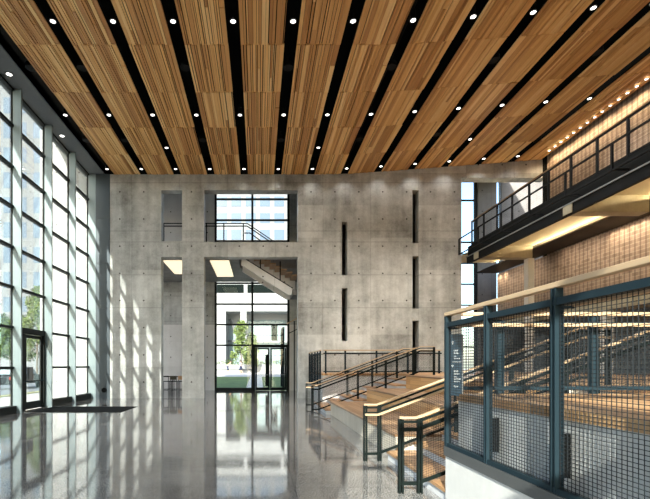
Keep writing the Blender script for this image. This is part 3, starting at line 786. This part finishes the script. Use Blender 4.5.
tag(leaves(r, hb, 5200, .13).build('hedge', M['leaf']), 'clipped green hedge along the white planter wall', 'hedge', kind='stuff')

def office(name, label, x0, x1, y, h, cols, rows, wmat, z0, ww, wh, wall='bldg_far', depth=14):
    t = thing(name, label, 'building', (0,0,0), 0, None)
    MB().box(x0, x1, y, y+depth, -.1, h).build('wall', M[wall], t)
    px = (x1-x0)/cols; pz = (h-z0)/rows
    for i in range(cols):
        for j in range(rows):
            cx_, cz_ = x0+px*(i+.5), z0+pz*(j+.5)
            MB().box(cx_-ww/2, cx_+ww/2, y-.05, y+.1, cz_-wh/2, cz_+wh/2).build('window', M[wmat], t)
    MB().box(x0-.2, x1+.2, y-.2, y+depth, h, h+.6).build('parapet', M[wall], t)
    return t
office('office_tower', 'tall pale tower with blue windows beyond the glass curtain wall', -88, -51, 120, 84, 9, 11, 'win_blue', 8, 2.3, 4.4)
office('office_block', 'pale block with square blue windows seen through the upper opening', -22, 18, 110, 58, 11, 9, 'win_blue', 20, 2.5, 2.5)
t = thing('white_building', 'low white building with dark ribbon windows beyond the lawn', 'building')
MB().box(-14,16,66,78,9.9,15.2).box(-14,-5.0,66,78,-.1,9.9).box(4.9,16,66,78,-.1,9.9).box(-5.0,4.9,69.5,78,-.1,9.9).build('wall', M['bldg'], t)
for x0, x1 in ((-13,-2.25),(-1.7,3.4),(3.85,15)): MB().box(x0,x1,65.9,66.1,12.7,13.95).build('ribbon_window', M['win_dark'], t)
MB().box(-2.75,-1.85,66.1,66.9,-.1,9.9).build('column', M['bldg'], t)
for i in range(4): MB().box(-1.7+1.55*i,-.25+1.55*i,69.35,69.45,.3,8.9).build('storefront_window', M['shop'], t)
MB().box(2.05,3.0,69.2,69.3,5.6,8.1).build('dark_window', M['win_dark'], t)
MB().box(-4.7,-2.9,69.3,69.4,1.0,8.2).build('storefront_window', M['shop'], t)
MB().bar((-4.6,69,9.0),(-2.9,69,5.5),.5,.4).bar((-4.9,69,5.5),(-2.9,69,5.5),.4,.3).build('outdoor_stair', M['fascia'], t)
MB().box(-4.9,4.8,69.0,69.25,5.3,5.55).build('floor_band', M['bldg'], t)
office('low_building', 'low blue grey building behind the street trees', -62, -38, 85, 11.5, 4, 2, 'win_dark', 2, 3.5, 1.8, 'bldg_far', 10)
t = thing('glazed_porch', 'dark framed glass porch outside the rear doors', 'porch', (1.75,30.6,.17))
for yy_ in (0,2.2): MB().box(-.08,.08,yy_-.06,yy_+.06,-.1,4.2).build('post', M['frame_black'], t)
MB().box(-.08,.08,.06,2.14,4.0,4.2).build('head_rail', M['frame_black'], t); MB().box(-.005,.005,.06,2.14,.1,4.0).build('pane', M['glass'], t)

# parked car
t = thing('parked_car', 'dark parked car on the street beyond the glass', 'car', (-18.4,33.2,-.08))
prof = [(-2.2,.35),(-2.25,.95),(-1.95,1.05),(-1.75,1.55),(.4,1.6),(1.05,1.08),(2.1,.95),(2.25,.4)]
MB().prism(prof,'x',-.92,.92).build('body', M['car'], t, bevel=.06)
MB().box(-.75,.75,-2.0,-1.9,1.1,1.45).build('rear_window', M['car_glass'], t)
for s_ in (-1,1): MB().prism([(-1.6,1.12),(-1.5,1.48),(.35,1.5),(.8,1.12)],'x',s_*.925-.005,s_*.925+.005).build('side_window', M['car_glass'], t)
for sx in (-.85,.85):
    for yy_ in (-1.4,1.4): MB().tube([(sx-.1,yy_,.34),(sx+.1,yy_,.34)], .34, 18).build('wheel', M['tyre'], t)
for sx in (-.75,.75): MB().box(sx-.12,sx+.12,-2.29,-2.22,.72,.92).build('tail_lamp', M['red'], t)

# people on the plaza
def person(x, y, z, rz, label, shirt, lower, lean):
    t = thing('person', label, 'person', (x,y,z), rz, 'people on the plaza')
    J = {'pel':(0,0,.93),'wai':(lean*.10,0,1.08),'che':(lean*.28,0,1.32),'nek':(lean*.36,0,1.47),'hed':(lean*.42,0,1.58),'crn':(lean*.44,0,1.70),
         'hl':(0,.09,.90),'kl':(.16,.09,.50),'al':(-.02,.09,.09),'tl':(.13,.09,.04),'hr':(0,-.09,.90),'kr':(.02,-.09,.48),'ar':(-.28,-.09,.12),'tr':(-.17,-.09,.04),
         'sl':(lean*.30,.18,1.38),'el':(lean*.30-.10,.24,1.10),'wl':(lean*.3+.08,.25,.88),'sr':(lean*.30,-.18,1.38),'er':(lean*.30+.04,-.24,1.10),'wr':(lean*.3+.24,-.24,.94)}
    E = [('pel','wai'),('wai','che'),('che','nek'),('nek','hed'),('hed','crn'),('pel','hl'),('hl','kl'),('kl','al'),('al','tl'),('pel','hr'),('hr','kr'),('kr','ar'),('ar','tr'),
         ('che','sl'),('sl','el'),('el','wl'),('che','sr'),('sr','er'),('er','wr')]
    R = {'pel':.12,'wai':.115,'che':.13,'nek':.055,'hed':.09,'crn':.07,'hl':.085,'kl':.06,'al':.042,'tl':.035,'hr':.085,'kr':.06,'ar':.042,'tr':.035,'sl':.055,'el':.042,'wl':.03,'sr':.055,'er':.042,'wr':.03}
    def skin(name, keys, grow, mat, root):
        ks = list(keys); me = bpy.data.meshes.new(name)
        me.from_pydata([J[k] for k in ks], [(ks.index(a),ks.index(b)) for a,b in E if a in ks and b in ks], []); me.materials.append(mat)
        o = bpy.data.objects.new(name, me); C.objects.link(o); o.parent = t
        md = o.modifiers.new('skin','SKIN'); me.skin_vertices or None
        if not me.skin_vertices: me.attributes.new('x','FLOAT','POINT')
        for i, k in enumerate(ks):
            sv = me.skin_vertices[0].data[i]; rr = R[k]+grow; sv.radius = (rr, rr); sv.use_root = (k == root)
        s2 = o.modifiers.new('smooth','SUBSURF'); s2.levels = 1; s2.render_levels = 1
    skin('body', J.keys(), 0, M['skin'], 'pel')
    skin('shirt', ('wai','che','sl','el','sr','er'), .018, M[shirt], 'wai')
    skin('shorts', ('pel','hl','kl','hr','kr'), .018, M[lower], 'pel')
    m = MB().tube([(J['crn'][0]-.02,0,1.60),(J['crn'][0]-.02,0,1.70),(J['crn'][0],0,1.765)], [.105,.10,.04], 10); m.build('hair', M['hair'], t, smooth=True)
try:
    person(-4.1, 57.2, .56, 0.2, 'leaning person in orange top and navy shorts on the plaza', 'peach', 'navy', 1.1)
    person(-2.25, 55.2, .54, 2.6, 'upright person in white top and navy shorts on the plaza', 'cloth', 'navy', .1)
except Exception as e:
    print('PERSON', e)

# ================================================================== LIGHT, CAMERA
sun_d = Vector((.295, 1.0, -.56)).normalized()
L = bpy.data.lights.new('sun', 'SUN'); L.energy = 11.5; L.angle = math.radians(.5); L.color = (1,.96,.89)
o = bpy.data.objects.new('sun', L); C.objects.link(o); o.rotation_euler = sun_d.to_track_quat('-Z','Y').to_euler()
wld = bpy.data.worlds.new('sky'); bpy.context.scene.world = wld; wld.use_nodes = True
nt = wld.node_tree; bg = nt.nodes['Background']
sk = nt.nodes.new('ShaderNodeTexSky'); sk.sky_type = 'NISHITA'; sk.sun_disc = False
sk.sun_elevation = math.radians(28); sk.sun_rotation = math.atan2(-sun_d.x, -sun_d.y); sk.air_density = 1.0; sk.dust_density = 1.5
nt.links.new(sk.outputs[0], bg.inputs[0]); bg.inputs[1].default_value = .42
cam = bpy.data.cameras.new('camera'); co = bpy.data.objects.new('camera', cam); C.objects.link(co)
co.location = (0,0,HC); co.rotation_euler = (math.pi/2,0,0)
cam.sensor_width = 36; cam.lens = 36*F/650; cam.shift_x = (325-U0)/650; cam.shift_y = (V0-249.5)/650; cam.clip_end = 500
sc = bpy.context.scene; sc.camera = co
sc.view_settings.view_transform = 'Standard'; sc.view_settings.look = 'None'; sc.view_settings.gamma = 1
sc.view_settings.exposure = .34
try:
    sc.cycles.max_bounces = 10; sc.cycles.diffuse_bounces = 5; sc.cycles.transparent_max_bounces = 24; sc.cycles.sample_clamp_indirect = 8; sc.cycles.use_denoising = True
except Exception: pass
